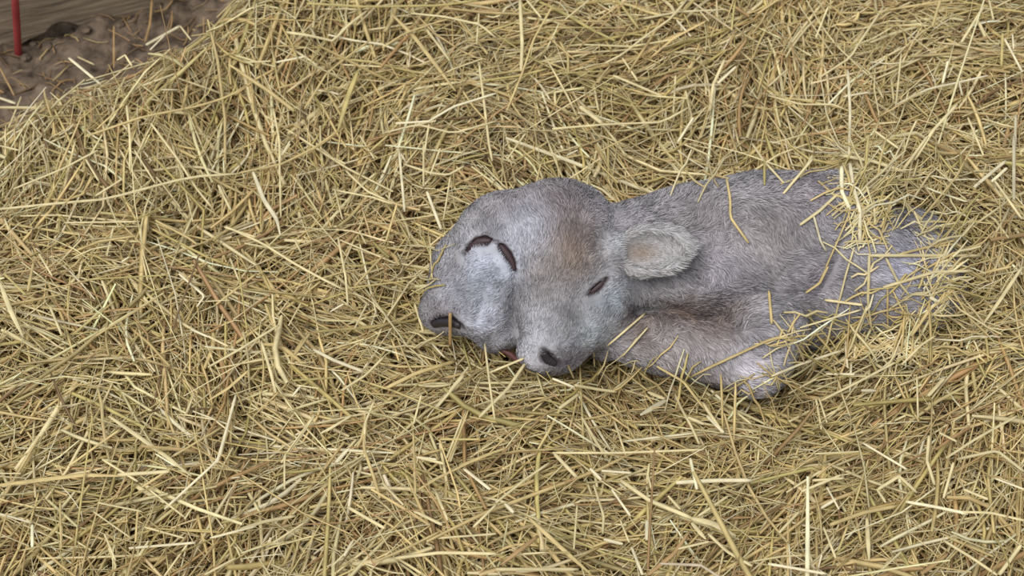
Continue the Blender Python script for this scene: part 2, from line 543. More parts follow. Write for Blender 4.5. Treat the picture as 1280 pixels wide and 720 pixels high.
def straw_h(x, y):
    z = .050 * noise2(x * 3.1 + 4, y * 3.1, 1) + .035 * noise2(x * 7.3, y * 7.3 + 2, 2) + .030 * noise2(x * 15, y * 15, 5)
    # heap banked up behind the calf and to the right of it
    z = z + .05 * smooth(.15, .55, y) + .035 * smooth(.45, .75, x)
    q = P(1112, 216, .10); z = z + .165 * np.exp(-(((x - q[0]) / .075) ** 2 + ((y - q[1]) / .062) ** 2))
    q = P(1222, 345, .04); z = z + .055 * np.exp(-(((x - q[0]) / .06) ** 2 + ((y - q[1]) / .12) ** 2))
    q = P(1110, 440, .04); z = z + .050 * np.exp(-(((x - q[0]) / .12) ** 2 + ((y - q[1]) / .04) ** 2))
    z = z + .05 * np.exp(-(((x - P(1240, 300, 0)[0]) / .10) ** 2 + ((y - P(1240, 300, 0)[1]) / .2) ** 2))
    z = z + .025 * np.exp(-(((x - P(1060, 470, 0)[0]) / .12) ** 2 + ((y - P(1060, 470, 0)[1]) / .06) ** 2))
    # nest pressed down by the body
    for q, r in ((P(620, 420, 0), .11), (P(710, 440, 0), .10), (P(900, 460, 0), .13)):
        z = z - .022 * np.exp(-(((x - q[0]) / r) ** 2 + ((y - q[1]) / .07) ** 2))
    ed = edge_dist(x, y) + .03 * noise2(x * 9, y * 9, 7)
    return z - (.02 + z - GZ) * smooth(-.10, .10, ed)

def straw_sdf(lift):
    return lambda p: p[:, 2] - straw_h(p[:, 0], p[:, 1]) - lift

# ground
def grid_mesh(name, x0, x1, y0, y1, nx, ny, fz, mat):
    gx, gy = np.meshgrid(np.linspace(x0, x1, nx), np.linspace(y0, y1, ny))
    V = np.stack([gx, gy, fz(gx, gy)], -1).reshape(-1, 3)
    i = (np.arange(ny - 1)[:, None] * nx + np.arange(nx - 1)[None]).ravel()
    return mesh_np(name, V, np.stack([i, i + 1, i + nx + 1, i + nx], 1), mat)

HOLE = P(76, 31, GZ)
def dirt_h(x, y):
    z = GZ + .030 * noise2(x * 14, y * 14, 51) + .018 * noise2(x * 37, y * 37, 52) + .010 * noise2(x * 90, y * 90, 53)
    return z - .055 * np.exp(-(((x - HOLE[0]) / .030) ** 2 + ((y - HOLE[1] + .0) / .028) ** 2))
floor = grid_mesh('floor', -1.6, 1.6, -1.3, 2.2, 330, 360, dirt_h, M_DIRT)
floor['kind'] = 'structure'; floor['label'] = 'bare dark brown trodden earth'

# ------------------------------------------------------------------ straw
PAL = {'g': (207, 183, 127), 'p': (224, 206, 157), 'w': (239, 225, 186), 'y': (194, 175, 113), 't': (182, 148, 101),
       'b': (136, 110, 76), 's': (210, 198, 164)}
PALN = list(PAL)

def strands(N, x, y, L, w, yaw, pitch, lift, cols, nseg=4, follow=.75, thick=(.3, .9), zfun=straw_h, kink=.22, bend=.35):
    s = np.linspace(-.5, .5, nseg + 1)[None] * L[:, None]
    k = rng.normal(0, bend, N) / L
    ang = yaw[:, None] + k[:, None] * s
    kn = rng.random(N) < kink
    kpos = rng.integers(1, nseg, N); kam = rng.normal(0, .7, N) * kn
    ang = ang + kam[:, None] * (np.arange(nseg + 1)[None] >= kpos[:, None])
    step = (L / nseg)[:, None]
    am = (ang[:, :-1] + ang[:, 1:]) / 2
    dx = np.concatenate([np.zeros((N, 1)), np.cumsum(np.cos(am) * step, 1)], 1)
    dy = np.concatenate([np.zeros((N, 1)), np.cumsum(np.sin(am) * step, 1)], 1)
    X = x[:, None] + dx - dx.mean(1, keepdims=True); Y = y[:, None] + dy - dy.mean(1, keepdims=True)
    H = zfun(X, Y)
    Hs = H.mean(1, keepdims=True) * (1 - follow) + H * follow
    kz = rng.normal(0, .25, N) / L
    Z = Hs + lift[:, None] + np.sin(pitch)[:, None] * s - .5 * kz[:, None] * s * s
    return np.stack([X, Y, Z], -1)

def strand_mesh(name, PT, w, thick, cols, mat, roll):
    N, n, _ = PT.shape
    t = np.gradient(PT, axis=1); t /= np.maximum(np.linalg.norm(t, axis=2), 1e-9)[..., None]
    a = np.cross(t, np.array([0, 0, 1.0])); a /= np.maximum(np.linalg.norm(a, axis=2), 1e-6)[..., None]
    b = np.cross(a, t)
    ca = np.cos(roll)[:, None, None]; sa = np.sin(roll)[:, None, None]
    A = a * ca + b * sa; B = -a * sa + b * ca
    tp = np.ones(n); tp[0] = .75; tp[-1] = .6
    W = (w[:, None] * tp[None])[..., None] / 2; T = W * thick[:, None, None]
    V = np.stack([PT + A * W, PT + B * T, PT - A * W, PT - B * T], 2).reshape(-1, 3)
    i = (np.arange(N)[:, None, None] * n + np.arange(n - 1)[None, :, None]) * 4; j = np.arange(4)[None, None]; k = (j + 1) % 4
    Q = np.stack([i + j, i + k, i + 4 + k, i + 4 + j], -1).reshape(-1, 4)
    return mesh_np(name, V, Q, mat, None, np.repeat(cols, n * 4, 0))

def pick_cols(N, probs):
    ks = list(probs); pr = np.array([probs[k] for k in ks]); pr = pr / pr.sum()
    c = np.array([lin(PAL[k]) for k in ks])[rng.choice(len(ks), N, p=pr)]
    return np.clip(c * (1 + rng.normal(0, .14, (N, 1))) * (1 + rng.normal(0, .02, (N, 3))), .01, .9)

core = grid_mesh('straw_core', -1.15, 1.15, -.95, 1.15, 240, 220, lambda x, y: straw_h(x, y) - .030, M_CORE)

def in_frame(x, y, m=60):
    q = toward(np.stack([x, y, np.zeros_like(x)], 1))
    return (q[:, 0] > -m) & (q[:, 0] < 1280 + m) & (q[:, 1] > -m) & (q[:, 1] < 720 + m)

def bed():
    M = 50000
    x = rng.uniform(-1.1, 1.1, M); y = rng.uniform(-.9, 1.1, M)
    keep = in_frame(x, y) | (rng.random(M) < .35)
    ed = edge_dist(x, y)
    keep &= (ed < .01) | (rng.random(M) < .10 * np.exp(-np.maximum(ed, 0) / .12))
    x, y, ed = x[keep], y[keep], ed[keep]
    N = len(x)
    L = np.clip(rng.lognormal(math.log(.115), .55, N), .03, .36)
    w = np.clip(rng.lognormal(math.log(.0032), .42, N), .0013, .0085)
    field = .35 + 3.2 * noise2(x * 2.6, y * 2.6, 11) + 2.2 * noise2(x * 7, y * 7, 12)
    yaw = np.where(rng.random(N) < .62, field + rng.normal(0, .42, N), rng.uniform(0, math.pi, N))
    pitch = rng.normal(0, .12, N)
    lift = rng.uniform(-.034, .012, N) + .012 * (rng.random(N) < .06)
    lift = np.where(ed > .0, np.abs(lift) * .3, lift)
    up = rng.random(N) < .035
    pitch[up] = rng.normal(0, .6, up.sum())
    rim = (ed > -.12) & (rng.random(N) < .30)
    pitch[rim] = rng.normal(0, .55, rim.sum()); L[rim] *= .8
    cols = pick_cols(N, {'g': .38, 'p': .31, 'w': .05, 'y': .13, 't': .09, 'b': .04})
    PT = strands(N, x, y, L, w, yaw, pitch, lift, cols)
    d = base_sdf(PT.reshape(-1, 3)).reshape(N, -1)
    ok = (d > -.004).all(1)
    PT, w, cols = PT[ok], w[ok], cols[ok]; N = len(PT)
    # fine chaff between the stalks
    M = 14000
    x2 = rng.uniform(-1., 1., M); y2 = rng.uniform(-.8, .95, M)
    k2 = in_frame(x2, y2, 10) & (edge_dist(x2, y2) < 0)
    x2, y2 = x2[k2], y2[k2]; M = len(x2)
    w2 = rng.uniform(.0008, .0016, M); L2 = rng.uniform(.02, .07, M)
    c2 = pick_cols(M, {'p': .4, 'w': .05, 'g': .4, 't': .15})
    PT2 = strands(M, x2, y2, L2, w2, rng.uniform(0, math.pi, M), rng.normal(0, .25, M), rng.uniform(-.012, .022, M), c2)
    ok = (base_sdf(PT2.reshape(-1, 3)).reshape(M, -1) > -.002).all(1)
    xl = rng.uniform(-1.05, -.2, 900); yl = rng.uniform(.2, 1.1, 900); kl = (edge_dist(xl, yl) > .03)
    xl, yl = xl[kl], yl[kl]; m = len(xl)
    wl = rng.uniform(.0012, .0035, m); cl = pick_cols(m, {'b': .6, 't': .3, 'g': .1})
    PTL = strands(m, xl, yl, rng.uniform(.015, .06, m), wl, rng.uniform(0, math.pi, m), rng.normal(0, .15, m), np.full(m, .004), cl, zfun=dirt_h)
    # stalks thrown over the calf's hindquarters and along its edges
    spots = [(1082, 225, 18, 30, 70), (1130, 232, 34, 20, 80), (1190, 290, 18, 40, 85), (1215, 380, 20, 30, 80), (1100, 428, 60, 13, 130), (1085, 290, 14, 40, 22),
             (1170, 350, 24, 30, 24), (700, 480, 40, 5, 8), (830, 480, 30, 6, 14),
             (1010, 440, 26, 16, 26), (1065, 300, 14, 30, 12), (1150, 405, 30, 16, 30), (985, 475, 14, 12, 12), (780, 460, 30, 6, 10),
             (620, 460, 30, 6, 8), (540, 430, 16, 6, 6), (860, 485, 30, 8, 14), (930, 500, 24, 8, 12), (530, 330, 8, 30, 8), (900, 215, 60, 5, 10)]
    px, py = [], []
    for cx, cy, sx, sy, n in spots:
        px += list(rng.normal(cx, sx, n)); py += list(rng.normal(cy, sy, n))
    px = np.array(px); py = np.array(py); m = len(px)
    a = np.where(rng.random(m) < .5, rng.normal(.5, .6, m), rng.uniform(0, math.pi, m)); ln = rng.uniform(25, 90, m)
    E = np.stack([np.stack([px + np.cos(a) * ln * s, py - np.sin(a) * ln * s * .9 + rng.normal(0, 3, m)], 1) for s in (-.5, -.25, 0, .25, .5)], 1)
    ok3 = ~((np.abs(E[..., 0] - 690) < 45) & (np.abs(E[..., 1] - 442) < 18)).any(1) & ~((np.abs(E[..., 0] - 560) < 30) & (np.abs(E[..., 1] - 400) < 14)).any(1)
    E = E[ok3]; m = len(E)
    PT3 = lay(E)
    w3 = rng.uniform(.0016, .0042, m); c3 = pick_cols(m, {'p': .4, 'g': .35, 'w': .1, 'y': .15})
    PT = np.concatenate([PT, PT2[ok], PTL, PT3]); w = np.concatenate([w, w2[ok], wl, w3]); cols = np.concatenate([cols, c2[ok], cl, c3])
    PT = np.concatenate([PT, np.stack([e[0] for e in EXTRA])]); w = np.concatenate([w, [e[1] for e in EXTRA]]); cols = np.concatenate([cols, np.stack([e[2] for e in EXTRA])])
    N = len(PT)
    o = strand_mesh('straw_bedding', PT, w, rng.uniform(.3, .95, N), cols, M_STRAW, rng.uniform(-.6, .6, N))
    print('straw strands', N)
    return o

def lay(E, lift=.016):
    """pixel polylines (n,k,2) -> stalks resting on whatever lies there, stiff like straw"""
    n, k, _ = E.shape
    q = E.reshape(-1, 2)
    t1, d = march(q[:, 0], q[:, 1], base_sdf, 1.6, 2.6, 140)
    t2, _ = march(q[:, 0], q[:, 1], straw_sdf(lift), 1.4, 3.4, 160)
    t = np.fmin(np.where(np.isnan(t1), 9, t1 - .006), np.where(np.isnan(t2), 3.0, t2)).reshape(n, k)
    q3 = E / FPX * 2.1
    for _ in range(2):
        lat = np.linalg.norm(q3[:, :, None] - q3[:, None], axis=3)
        t = (t[:, None, :] + 1.0 * lat).min(2)
    tt = t.copy()
    for a in range(k):                       # a stiff stalk bridges hollows and touches what stands proud
        for b in range(a + 2, k):
            f = (np.arange(a + 1, b) - a) / (b - a)
            tt[:, a + 1:b] = np.minimum(tt[:, a + 1:b], t[:, a:a + 1] * (1 - f) + t[:, b:b + 1] * f)
    ts = tt.copy(); ts[:, 1:-1] = tt[:, 1:-1] * .5 + (tt[:, :-2] + tt[:, 2:]) * .25
    return CAM + d.reshape(n, k, 3) * np.minimum(ts, t)[..., None]

# ------------------------------------------------------------------ single stalks, each where the photograph shows it
# tile origin, tile scale, then stalks: points, width in tile units, colour
TRACES = [
 (0, 60, 3.6, [
  ([(310,45),(455,165)],15,'w'), ([(350,40),(425,75)],11,'p'), ([(512,-100),(512,90)],9,'t'), ([(0,90),(65,215)],9,'t'), ([(0,225),(70,250)],22,'w'),
  ([(60,635),(280,545),(440,460)],15,'p'), ([(0,725),(250,700),(480,680),(700,620),(860,580),(1080,565)],17,'p'),
  ([(380,400),(640,310),(900,260),(1040,215),(1110,165)],16,'g'), ([(680,340),(800,500),(890,640),(960,725)],13,'p'),
  ([(570,260),(585,400),(585,550)],13,'p'), ([(605,460),(700,610)],9,'p'), ([(985,620),(1035,725)],11,'w'), ([(1030,75),(1152,150)],12,'g'),
  ([(0,440),(85,460)],12,'p'), ([(435,365),(560,250)],11,'g'), ([(640,170),(790,115)],13,'p'), ([(725,188),(800,188)],10,'w'),
  ([(350,330),(460,240)],9,'y'), ([(430,665),(550,590)],11,'p'), ([(385,500),(445,600)],10,'p'), ([(130,320),(185,390)],10,'p')]),
 (300, 0, 3.6, [
  ([(300,15),(560,30),(900,25),(1070,0)],16,'y'), ([(210,145),(310,160),(420,185),(480,120),(570,50)],15,'p'), ([(165,280),(290,255)],14,'w'),
  ([(30,280),(140,275)],11,'p'), ([(0,325),(130,410),(245,500)],20,'g'), ([(580,185),(470,265),(390,330),(290,490)],13,'g'),
  ([(530,320),(490,420),(440,590)],30,'y'), ([(440,590),(340,660),(215,725)],13,'g'), ([(680,60),(780,160),(880,290),(970,410)],24,'g'),
  ([(830,120),(890,200),(945,275)],13,'p'), ([(770,60),(920,75),(1080,110),(1152,170)],14,'p'), ([(640,215),(740,150),(900,95),(1020,70)],13,'g'),
  ([(850,545),(960,480),(1152,420)],16,'w'), ([(640,600),(800,560),(960,600),(1152,545)],13,'p'), ([(1075,280),(1100,480),(1120,650),(1135,725)],13,'p'),
  ([(150,490),(175,620),(180,725)],11,'p'), ([(185,700),(225,635)],12,'w'), ([(540,610),(605,715)],11,'p'), ([(825,720),(850,560)],11,'p'),
  ([(885,720),(900,670)],10,'p'), ([(450,290),(640,300)],9,'p'), ([(1075,60),(1065,200)],9,'p'), ([(700,555),(860,545)],12,'w')]),
 (600, 0, 3.6, [
  ([(180,0),(190,200),(185,320)],18,'p'), ([(930,0),(850,90),(740,165),(640,245),(560,285)],14,'p'), ([(330,20),(240,180),(190,330),(120,500)],11,'g'),
  ([(600,340),(720,390),(835,440)],14,'p'), ([(325,580),(560,560),(820,550),(945,480)],14,'p'), ([(960,530),(890,640)],13,'w'),
  ([(1035,500),(1050,380),(1100,270)],16,'p'), ([(1070,375),(1152,300)],15,'w'), ([(640,260),(710,365)],10,'p'), ([(620,0),(715,130)],14,'y'),
  ([(870,510),(880,340)],11,'p'), ([(0,365),(180,340),(300,310)],13,'y'), ([(450,480),(550,555)],22,'p'), ([(540,680),(720,590)],12,'g'),
  ([(390,700),(440,675)],13,'w'), ([(490,0),(380,90)],10,'p'), ([(985,45),(1030,95)],9,'p'), ([(740,540),(930,440)],11,'g'), ([(560,320),(370,330)],12,'y'),
  ([(470,200),(690,210)],9,'p'), ([(120,720),(205,600)],11,'p'), ([(885,90),(950,165)],10,'w'), ([(920,650),(1045,705)],10,'p'), ([(210,0),(275,80)],10,'p')]),
 (960, 0, 3.6, [
  ([(520,30),(400,210),(370,260),(230,350)],12,'p'), ([(360,320),(370,500),(365,700)],15,'w'), ([(0,430),(150,470),(290,470),(345,490)],14,'p'),
  ([(340,435),(455,415)],16,'w'), ([(480,590),(590,670)],13,'p'), ([(580,470),(720,400),(860,370),(990,340)],14,'s'), ([(575,480),(600,240)],11,'p'),
  ([(740,120),(775,0)],15,'g'), ([(970,30),(870,190)],15,'p'), ([(995,0),(1015,90)],12,'p'), ([(1065,175),(1145,325)],14,'w'), ([(1100,155),(1105,220)],11,'w'),
  ([(660,720),(740,590),(850,470)],17,'p'), ([(900,530),(970,700)],13,'p'), ([(785,375),(810,275)],12,'w'), ([(810,350),(835,290)],9,'p'), ([(855,350),(875,430)],11,'w'),
  ([(1110,690),(1115,520)],15,'s'), ([(330,700),(470,720)],13,'p'), ([(0,390),(90,310)],11,'p'), ([(270,30),(215,170)],10,'p'), ([(1050,300),(1055,150)],14,'y'),
  ([(20,645),(180,600)],11,'p'), ([(600,720),(640,600),(670,540)],10,'p')]),
 (260, 180, 3.6, [
  ([(320,0),(328,330)],10,'p'), ([(370,0),(335,50)],13,'p'), ([(200,120),(250,250),(310,340),(325,410)],24,'s'), ([(45,185),(105,300)],12,'p'),
  ([(80,370),(250,450),(400,545),(520,610),(610,655)],13,'p'), ([(140,130),(330,90),(500,10)],13,'g'), ([(570,200),(605,340)],8,'p'),
  ([(585,420),(620,600),(630,725)],12,'p'), ([(620,120),(650,150),(720,215),(800,250)],11,'p'), ([(860,35),(885,305)],14,'w'), ([(970,0),(970,200)],11,'p'),
  ([(1045,20),(1000,140)],10,'p'), ([(985,215),(1050,385)],16,'w'), ([(1152,100),(1080,140),(1000,130),(880,90)],13,'p'), ([(660,640),(800,490)],12,'g'),
  ([(390,430),(420,490)],13,'p'), ([(680,390),(710,450)],9,'p'), ([(620,650),(900,615)],11,'y'), ([(560,205),(740,240),(830,270)],11,'p'),
  ([(800,440),(850,270)],12,'g'), ([(1060,340),(1090,150)],9,'p')]),
 (0, 220, 3.6, [
  ([(805,440),(920,540),(885,590)],12,'w'), ([(0,480),(50,610),(105,725)],26,'p'), ([(225,590),(280,720)],13,'p'), ([(330,710),(520,560)],11,'y'),
  ([(395,405),(545,400)],11,'p'), ([(545,390),(580,365)],13,'w'), ([(510,230),(480,360)],11,'p'), ([(700,200),(850,280),(890,310)],12,'g'), ([(400,465),(760,445)],10,'y'),
  ([(1010,230),(1150,275)],11,'p'), ([(540,210),(690,360)],9,'g'), ([(290,210),(630,205)],11,'p'), ([(740,350),(880,420),(1010,490)],9,'y'), ([(860,690),(940,725)],15,'w'),
  ([(970,580),(1152,440)],15,'g'), ([(430,720),(720,540)],13,'g'), ([(175,350),(235,450)],10,'p'), ([(125,520),(150,390)],15,'g'), ([(1035,370),(1075,470)],10,'p'), ([(20,440),(120,540)],13,'y')]),
 (260, 380, 3.6, [
  ([(0,145),(90,190)],13,'p'), ([(0,285),(150,200),(320,95)],13,'p'), ([(125,410),(85,560),(40,715)],15,'w'), ([(240,170),(280,300),(305,400)],16,'p'),
  ([(475,205),(560,250),(700,305)],20,'s'), ([(790,240),(710,320),(600,390)],13,'p'), ([(330,715),(420,590),(480,500)],13,'p'), ([(650,500),(530,575)],11,'p'),
  ([(750,430),(705,540),(705,690)],13,'p'), ([(380,345),(580,330)],12,'y'), ([(400,365),(500,380)],10,'p'), ([(380,415),(415,370)],13,'w'), ([(580,715),(635,650)],14,'w'),
  ([(930,0),(970,125)],13,'p'), ([(1090,40),(1090,190)],17,'t'), ([(1010,180),(1065,240)],14,'w'), ([(800,380),(940,310),(1120,255)],20,'g'), ([(1152,320),(1030,465)],15,'p'),
  ([(960,410),(925,540)],11,'p'), ([(180,300),(90,380),(0,435)],24,'g'), ([(460,130),(390,230)],14,'g'), ([(550,35),(610,0)],13,'w'), ([(715,0),(660,110)],10,'p'),
  ([(940,690),(1030,700)],16,'w'), ([(1140,560),(1090,710)],13,'p')]),
 (0, 520, 3.6, [
  ([(490,0),(620,90),(760,190),(860,270)],26,'p'), ([(700,170),(790,225)],10,'w'), ([(1035,0),(985,195),(870,300),(740,420)],15,'w'), ([(580,595),(880,570)],17,'w'),
  ([(945,550),(1152,495)],16,'w'), ([(740,720),(845,575)],11,'p'), ([(0,310),(370,265),(560,270)],30,'g'), ([(530,265),(760,250)],20,'p'), ([(310,225),(540,60)],15,'g'),
  ([(460,195),(620,295)],12,'p'), ([(640,320),(770,235)],15,'g'), ([(0,440),(140,480)],12,'s'), ([(145,490),(145,590)],17,'w'), ([(440,390),(640,430)],13,'p'),
  ([(470,530),(520,650)],11,'p'), ([(620,420),(610,570)],12,'g'), ([(670,330),(830,455)],11,'p'), ([(920,715),(1060,640)],14,'p'), ([(650,500),(830,550)],11,'p'),
  ([(780,180),(1000,50)],12,'g'), ([(830,465),(880,390)],11,'p'), ([(275,600),(270,380)],12,'g'), ([(1040,280),(1080,275)],10,'w'), ([(1000,480),(1080,460)],13,'y'), ([(420,430),(590,550)],10,'p')]),
 (300, 520, 3.6, [
  ([(0,510),(110,475),(250,450)],18,'p'), ([(150,570),(290,480)],13,'p'), ([(430,210),(485,150)],15,'w'), ([(570,0),(555,140),(600,270),(630,370)],16,'g'), ([(640,300),(735,400)],14,'p'),
  ([(485,410),(650,505)],18,'p'), ([(780,425),(910,490)],20,'p'), ([(880,340),(935,470)],15,'p'), ([(805,330),(890,280),(1020,215),(1152,160)],15,'g'), ([(800,185),(920,215)],17,'p'),
  ([(600,660),(760,590),(900,520)],14,'g'), ([(700,640),(900,615),(1152,620)],18,'p'), ([(470,630),(510,560)],14,'w'), ([(330,0),(200,180),(200,330)],11,'p'), ([(500,0),(360,80)],13,'p'),
  ([(900,105),(1080,105)],13,'y'), ([(1000,10),(930,190)],13,'p'), ([(1050,500),(1152,400)],14,'p'), ([(410,680),(560,530)],11,'p'), ([(780,70),(790,350)],12,'g'), ([(890,550),(1152,530)],14,'p')]),
 (560, 430, 3.6, [
  ([(185,130),(340,65)],13,'p'), ([(345,90),(270,200),(140,330)],18,'p'), ([(165,0),(190,200),(210,340)],12,'p'), ([(0,220),(95,100)],14,'p'), ([(470,155),(570,195)],13,'w'),
  ([(500,290),(590,225)],18,'p'), ([(570,185),(680,205),(760,215)],17,'p'), ([(760,100),(900,210)],12,'g'), ([(900,215),(985,250)],26,'p'), ([(985,250),(865,320)],30,'s'),
  ([(1020,220),(1050,290),(1100,380),(1130,450)],14,'p'), ([(470,490),(760,490),(1152,475)],14,'p'), ([(640,560),(690,610)],18,'w'), ([(690,570),(825,580)],17,'w'),
  ([(70,560),(190,655)],21,'w'), ([(215,715),(340,615),(455,535)],14,'p'), ([(480,495),(580,600)],20,'p'), ([(750,350),(800,500)],11,'p'), ([(0,530),(40,430),(90,300)],14,'g'),
  ([(900,590),(920,665)],12,'p'), ([(50,550),(180,495),(260,470)],15,'g'), ([(940,100),(1060,170),(1152,290)],14,'g'), ([(1080,330),(1152,360)],20,'p'), ([(400,130),(470,180)],13,'g'), ([(660,100),(655,40)],10,'p')]),
 (620, 520, 3.6, [
  ([(810,300),(1000,290),(1152,290)],22,'w'), ([(560,290),(690,380),(880,460)],22,'p'), ([(880,460),(980,485),(1080,540)],36,'p'), ([(955,530),(1040,610),(1152,675)],20,'p'), ([(880,480),(945,555)],24,'p'),
  ([(520,330),(605,450)],13,'w'), ([(610,590),(660,715)],16,'w'), ([(485,555),(570,575)],20,'w'), ([(440,310),(485,450),(480,530)],14,'p'), ([(150,460),(290,590),(430,715)],24,'g'),
  ([(190,540),(20,670)],24,'t'), ([(0,690),(370,690)],20,'p'), ([(685,715),(800,620),(870,520)],24,'t'), ([(810,600),(960,565)],14,'p'), ([(40,395),(80,435)],18,'w'), ([(680,470),(680,560)],22,'s'),
  ([(910,450),(1045,360)],15,'p'), ([(875,205),(890,260)],15,'w'), ([(950,0),(1025,75)],18,'w'), ([(350,600),(365,400)],11,'p'), ([(560,470),(600,570)],12,'p'), ([(775,360),(830,420)],14,'p')]),
 (860, 420, 3.6, [
  ([(105,245),(165,300)],16,'w'), ([(65,300),(155,435)],18,'p'), ([(215,340),(285,395)],14,'p'), ([(0,190),(100,140),(380,10),(480,5)],18,'g'), ([(375,180),(510,125),(690,65)],15,'w'),
  ([(335,100),(400,55),(520,15)],9,'p'), ([(620,170),(750,172)],14,'w'), ([(600,290),(760,210),(930,120)],14,'p'), ([(785,480),(985,600)],15,'w'), ([(1085,450),(1075,560),(1110,670)],17,'p'),
  ([(960,130),(1050,40),(1110,0)],13,'p'), ([(575,280),(600,420)],12,'p'), ([(590,280),(625,390)],11,'p'), ([(455,385),(550,335)],15,'p'), ([(570,530),(780,520)],13,'p'),
  ([(855,690),(950,630),(1030,705)],19,'p'), ([(1080,270),(1152,190)],22,'p'), ([(1030,180),(1035,370)],10,'p'), ([(780,245),(845,245)],20,'s'), ([(10,550),(40,690)],16,'w'),
  ([(450,260),(580,190)],11,'p'), ([(345,120),(400,185),(415,240)],8,'p'), ([(435,20),(490,120)],9,'p'), ([(700,640),(560,650)],13,'p')]),
 (960, 520, 3.6, [
  ([(770,75),(850,115)],16,'p'), ([(850,195),(1030,155),(1152,250)],17,'p'), ([(835,210),(790,370)],15,'p'), ([(620,385),(760,410),(900,440)],20,'w'), ([(800,430),(1000,435),(1152,470)],16,'p'),
  ([(280,490),(430,435),(580,405)],20,'g'), ([(445,460),(455,650)],24,'p'), ([(50,525),(140,430)],15,'p'), ([(0,665),(120,685),(260,710)],18,'w'), ([(1040,715),(1140,580)],20,'p'),
  ([(690,710),(810,620)],26,'t'), ([(790,560),(920,640),(1030,715)],15,'p'), ([(490,710),(600,610)],13,'p'), ([(800,190),(940,100),(1120,0)],17,'p'), ([(1020,280),(1152,330)],13,'w'),
  ([(880,330),(990,375)],15,'p'), ([(150,340),(330,265)],15,'p'), ([(265,320),(320,420)],12,'w'), ([(240,415),(305,375)],15,'w'), ([(250,500),(305,640)],13,'p'), ([(490,330),(530,390)],14,'p')]),
 (1000, 170, 2.88, [
  ([(150,110),(150,200),(180,265)],17,'w'), ([(180,100),(190,180),(215,270),(215,385)],17,'w'), ([(145,70),(260,90),(380,130)],16,'p'), ([(0,320),(70,270),(140,205)],12,'p'), ([(50,290),(75,380),(95,415)],11,'s'),
  ([(180,275),(130,390),(90,480)],8,'g'), ([(100,470),(70,530),(20,565)],13,'g'), ([(195,400),(165,500),(120,680)],8,'p'), ([(90,590),(225,608)],13,'p'), ([(250,430),(450,430),(650,430)],14,'p'),
  ([(250,430),(245,600),(258,700)],13,'p'), ([(310,440),(350,520),(395,575)],11,'p'), ([(360,425),(560,375)],11,'g'), ([(300,545),(480,490),(620,485)],14,'p'), ([(0,690),(220,625)],8,'p'),
  ([(460,0),(380,110),(345,170)],12,'p'), ([(435,300),(560,150),(620,40)],9,'g'), ([(330,210),(440,300)],12,'p'), ([(260,180),(270,320)],10,'p'), ([(600,510),(470,620),(400,720)],15,'g'), ([(605,505),(760,470)],11,'g'),
  ([(800,470),(720,590),(650,690)],18,'p'), ([(770,0),(770,230)],14,'s'), ([(690,165),(745,115)],13,'w'), ([(625,185),(740,90)],15,'s'), ([(0,150),(45,70)],11,'p'),
  ([(430,310),(530,310)],11,'p'), ([(340,630),(440,650)],18,'p'), ([(300,220),(240,320),(220,385)],10,'g'), ([(330,250),(290,330)],10,'g'), ([(465,580),(495,595)],20,'w'), ([(410,270),(450,360)],10,'p'), ([(700,160),(800,300)],11,'p')]),
 (750, 180, 2.18, [
  ([(345,95),(355,150),(355,200),(405,270)],8,'g'), ([(415,0),(450,50),(500,105)],9,'p'), ([(580,40),(500,135)],8,'p'), ([(460,400),(468,490)],9,'g'), ([(60,580),(130,500)],6,'p'), ([(20,550),(125,460)],7,'p')]),
 (0, 0, 4.0, [
  ([(760,0),(750,120),(725,210)],15,'t'), ([(770,60),(830,45),(865,0)],11,'t'), ([(730,225),(900,130)],18,'w'), ([(750,250),(820,180)],13,'w'), ([(900,130),(955,200)],12,'p'), ([(860,70),(835,150)],6,'t'),
  ([(585,300),(625,275),(660,330)],11,'p'), ([(1230,260),(1275,230)],12,'w')]),
]

ANCH = [((690, 228), "the calf's skull"), ((545, 300), "the earless face's cheek"), ((550, 410), "the earless face's muzzle"),
        ((690, 462), "the eared face's muzzle"), ((860, 478), "the calf's folded foreleg"), ((900, 212), "the calf's back"), ((1180, 300), "the calf's rump"), ((1090, 430), "the calf's flank")]
ON = [((835, 320), "the calf's ear and neck"), ((760, 430), "the calf's jaw and neck"), ((900, 290), "the calf's shoulder"), ((1000, 300), "the calf's ribs"), ((920, 450), "the calf's foreleg"), ((1110, 330), "the calf's hip"),
      ((580, 400), "the earless face's muzzle"), ((690, 440), "the eared face's muzzle")]
CNAME = {'g': 'golden', 'p': 'pale yellow', 'w': 'whitish', 'y': 'olive yellow', 't': 'tan', 's': 'greyish'}

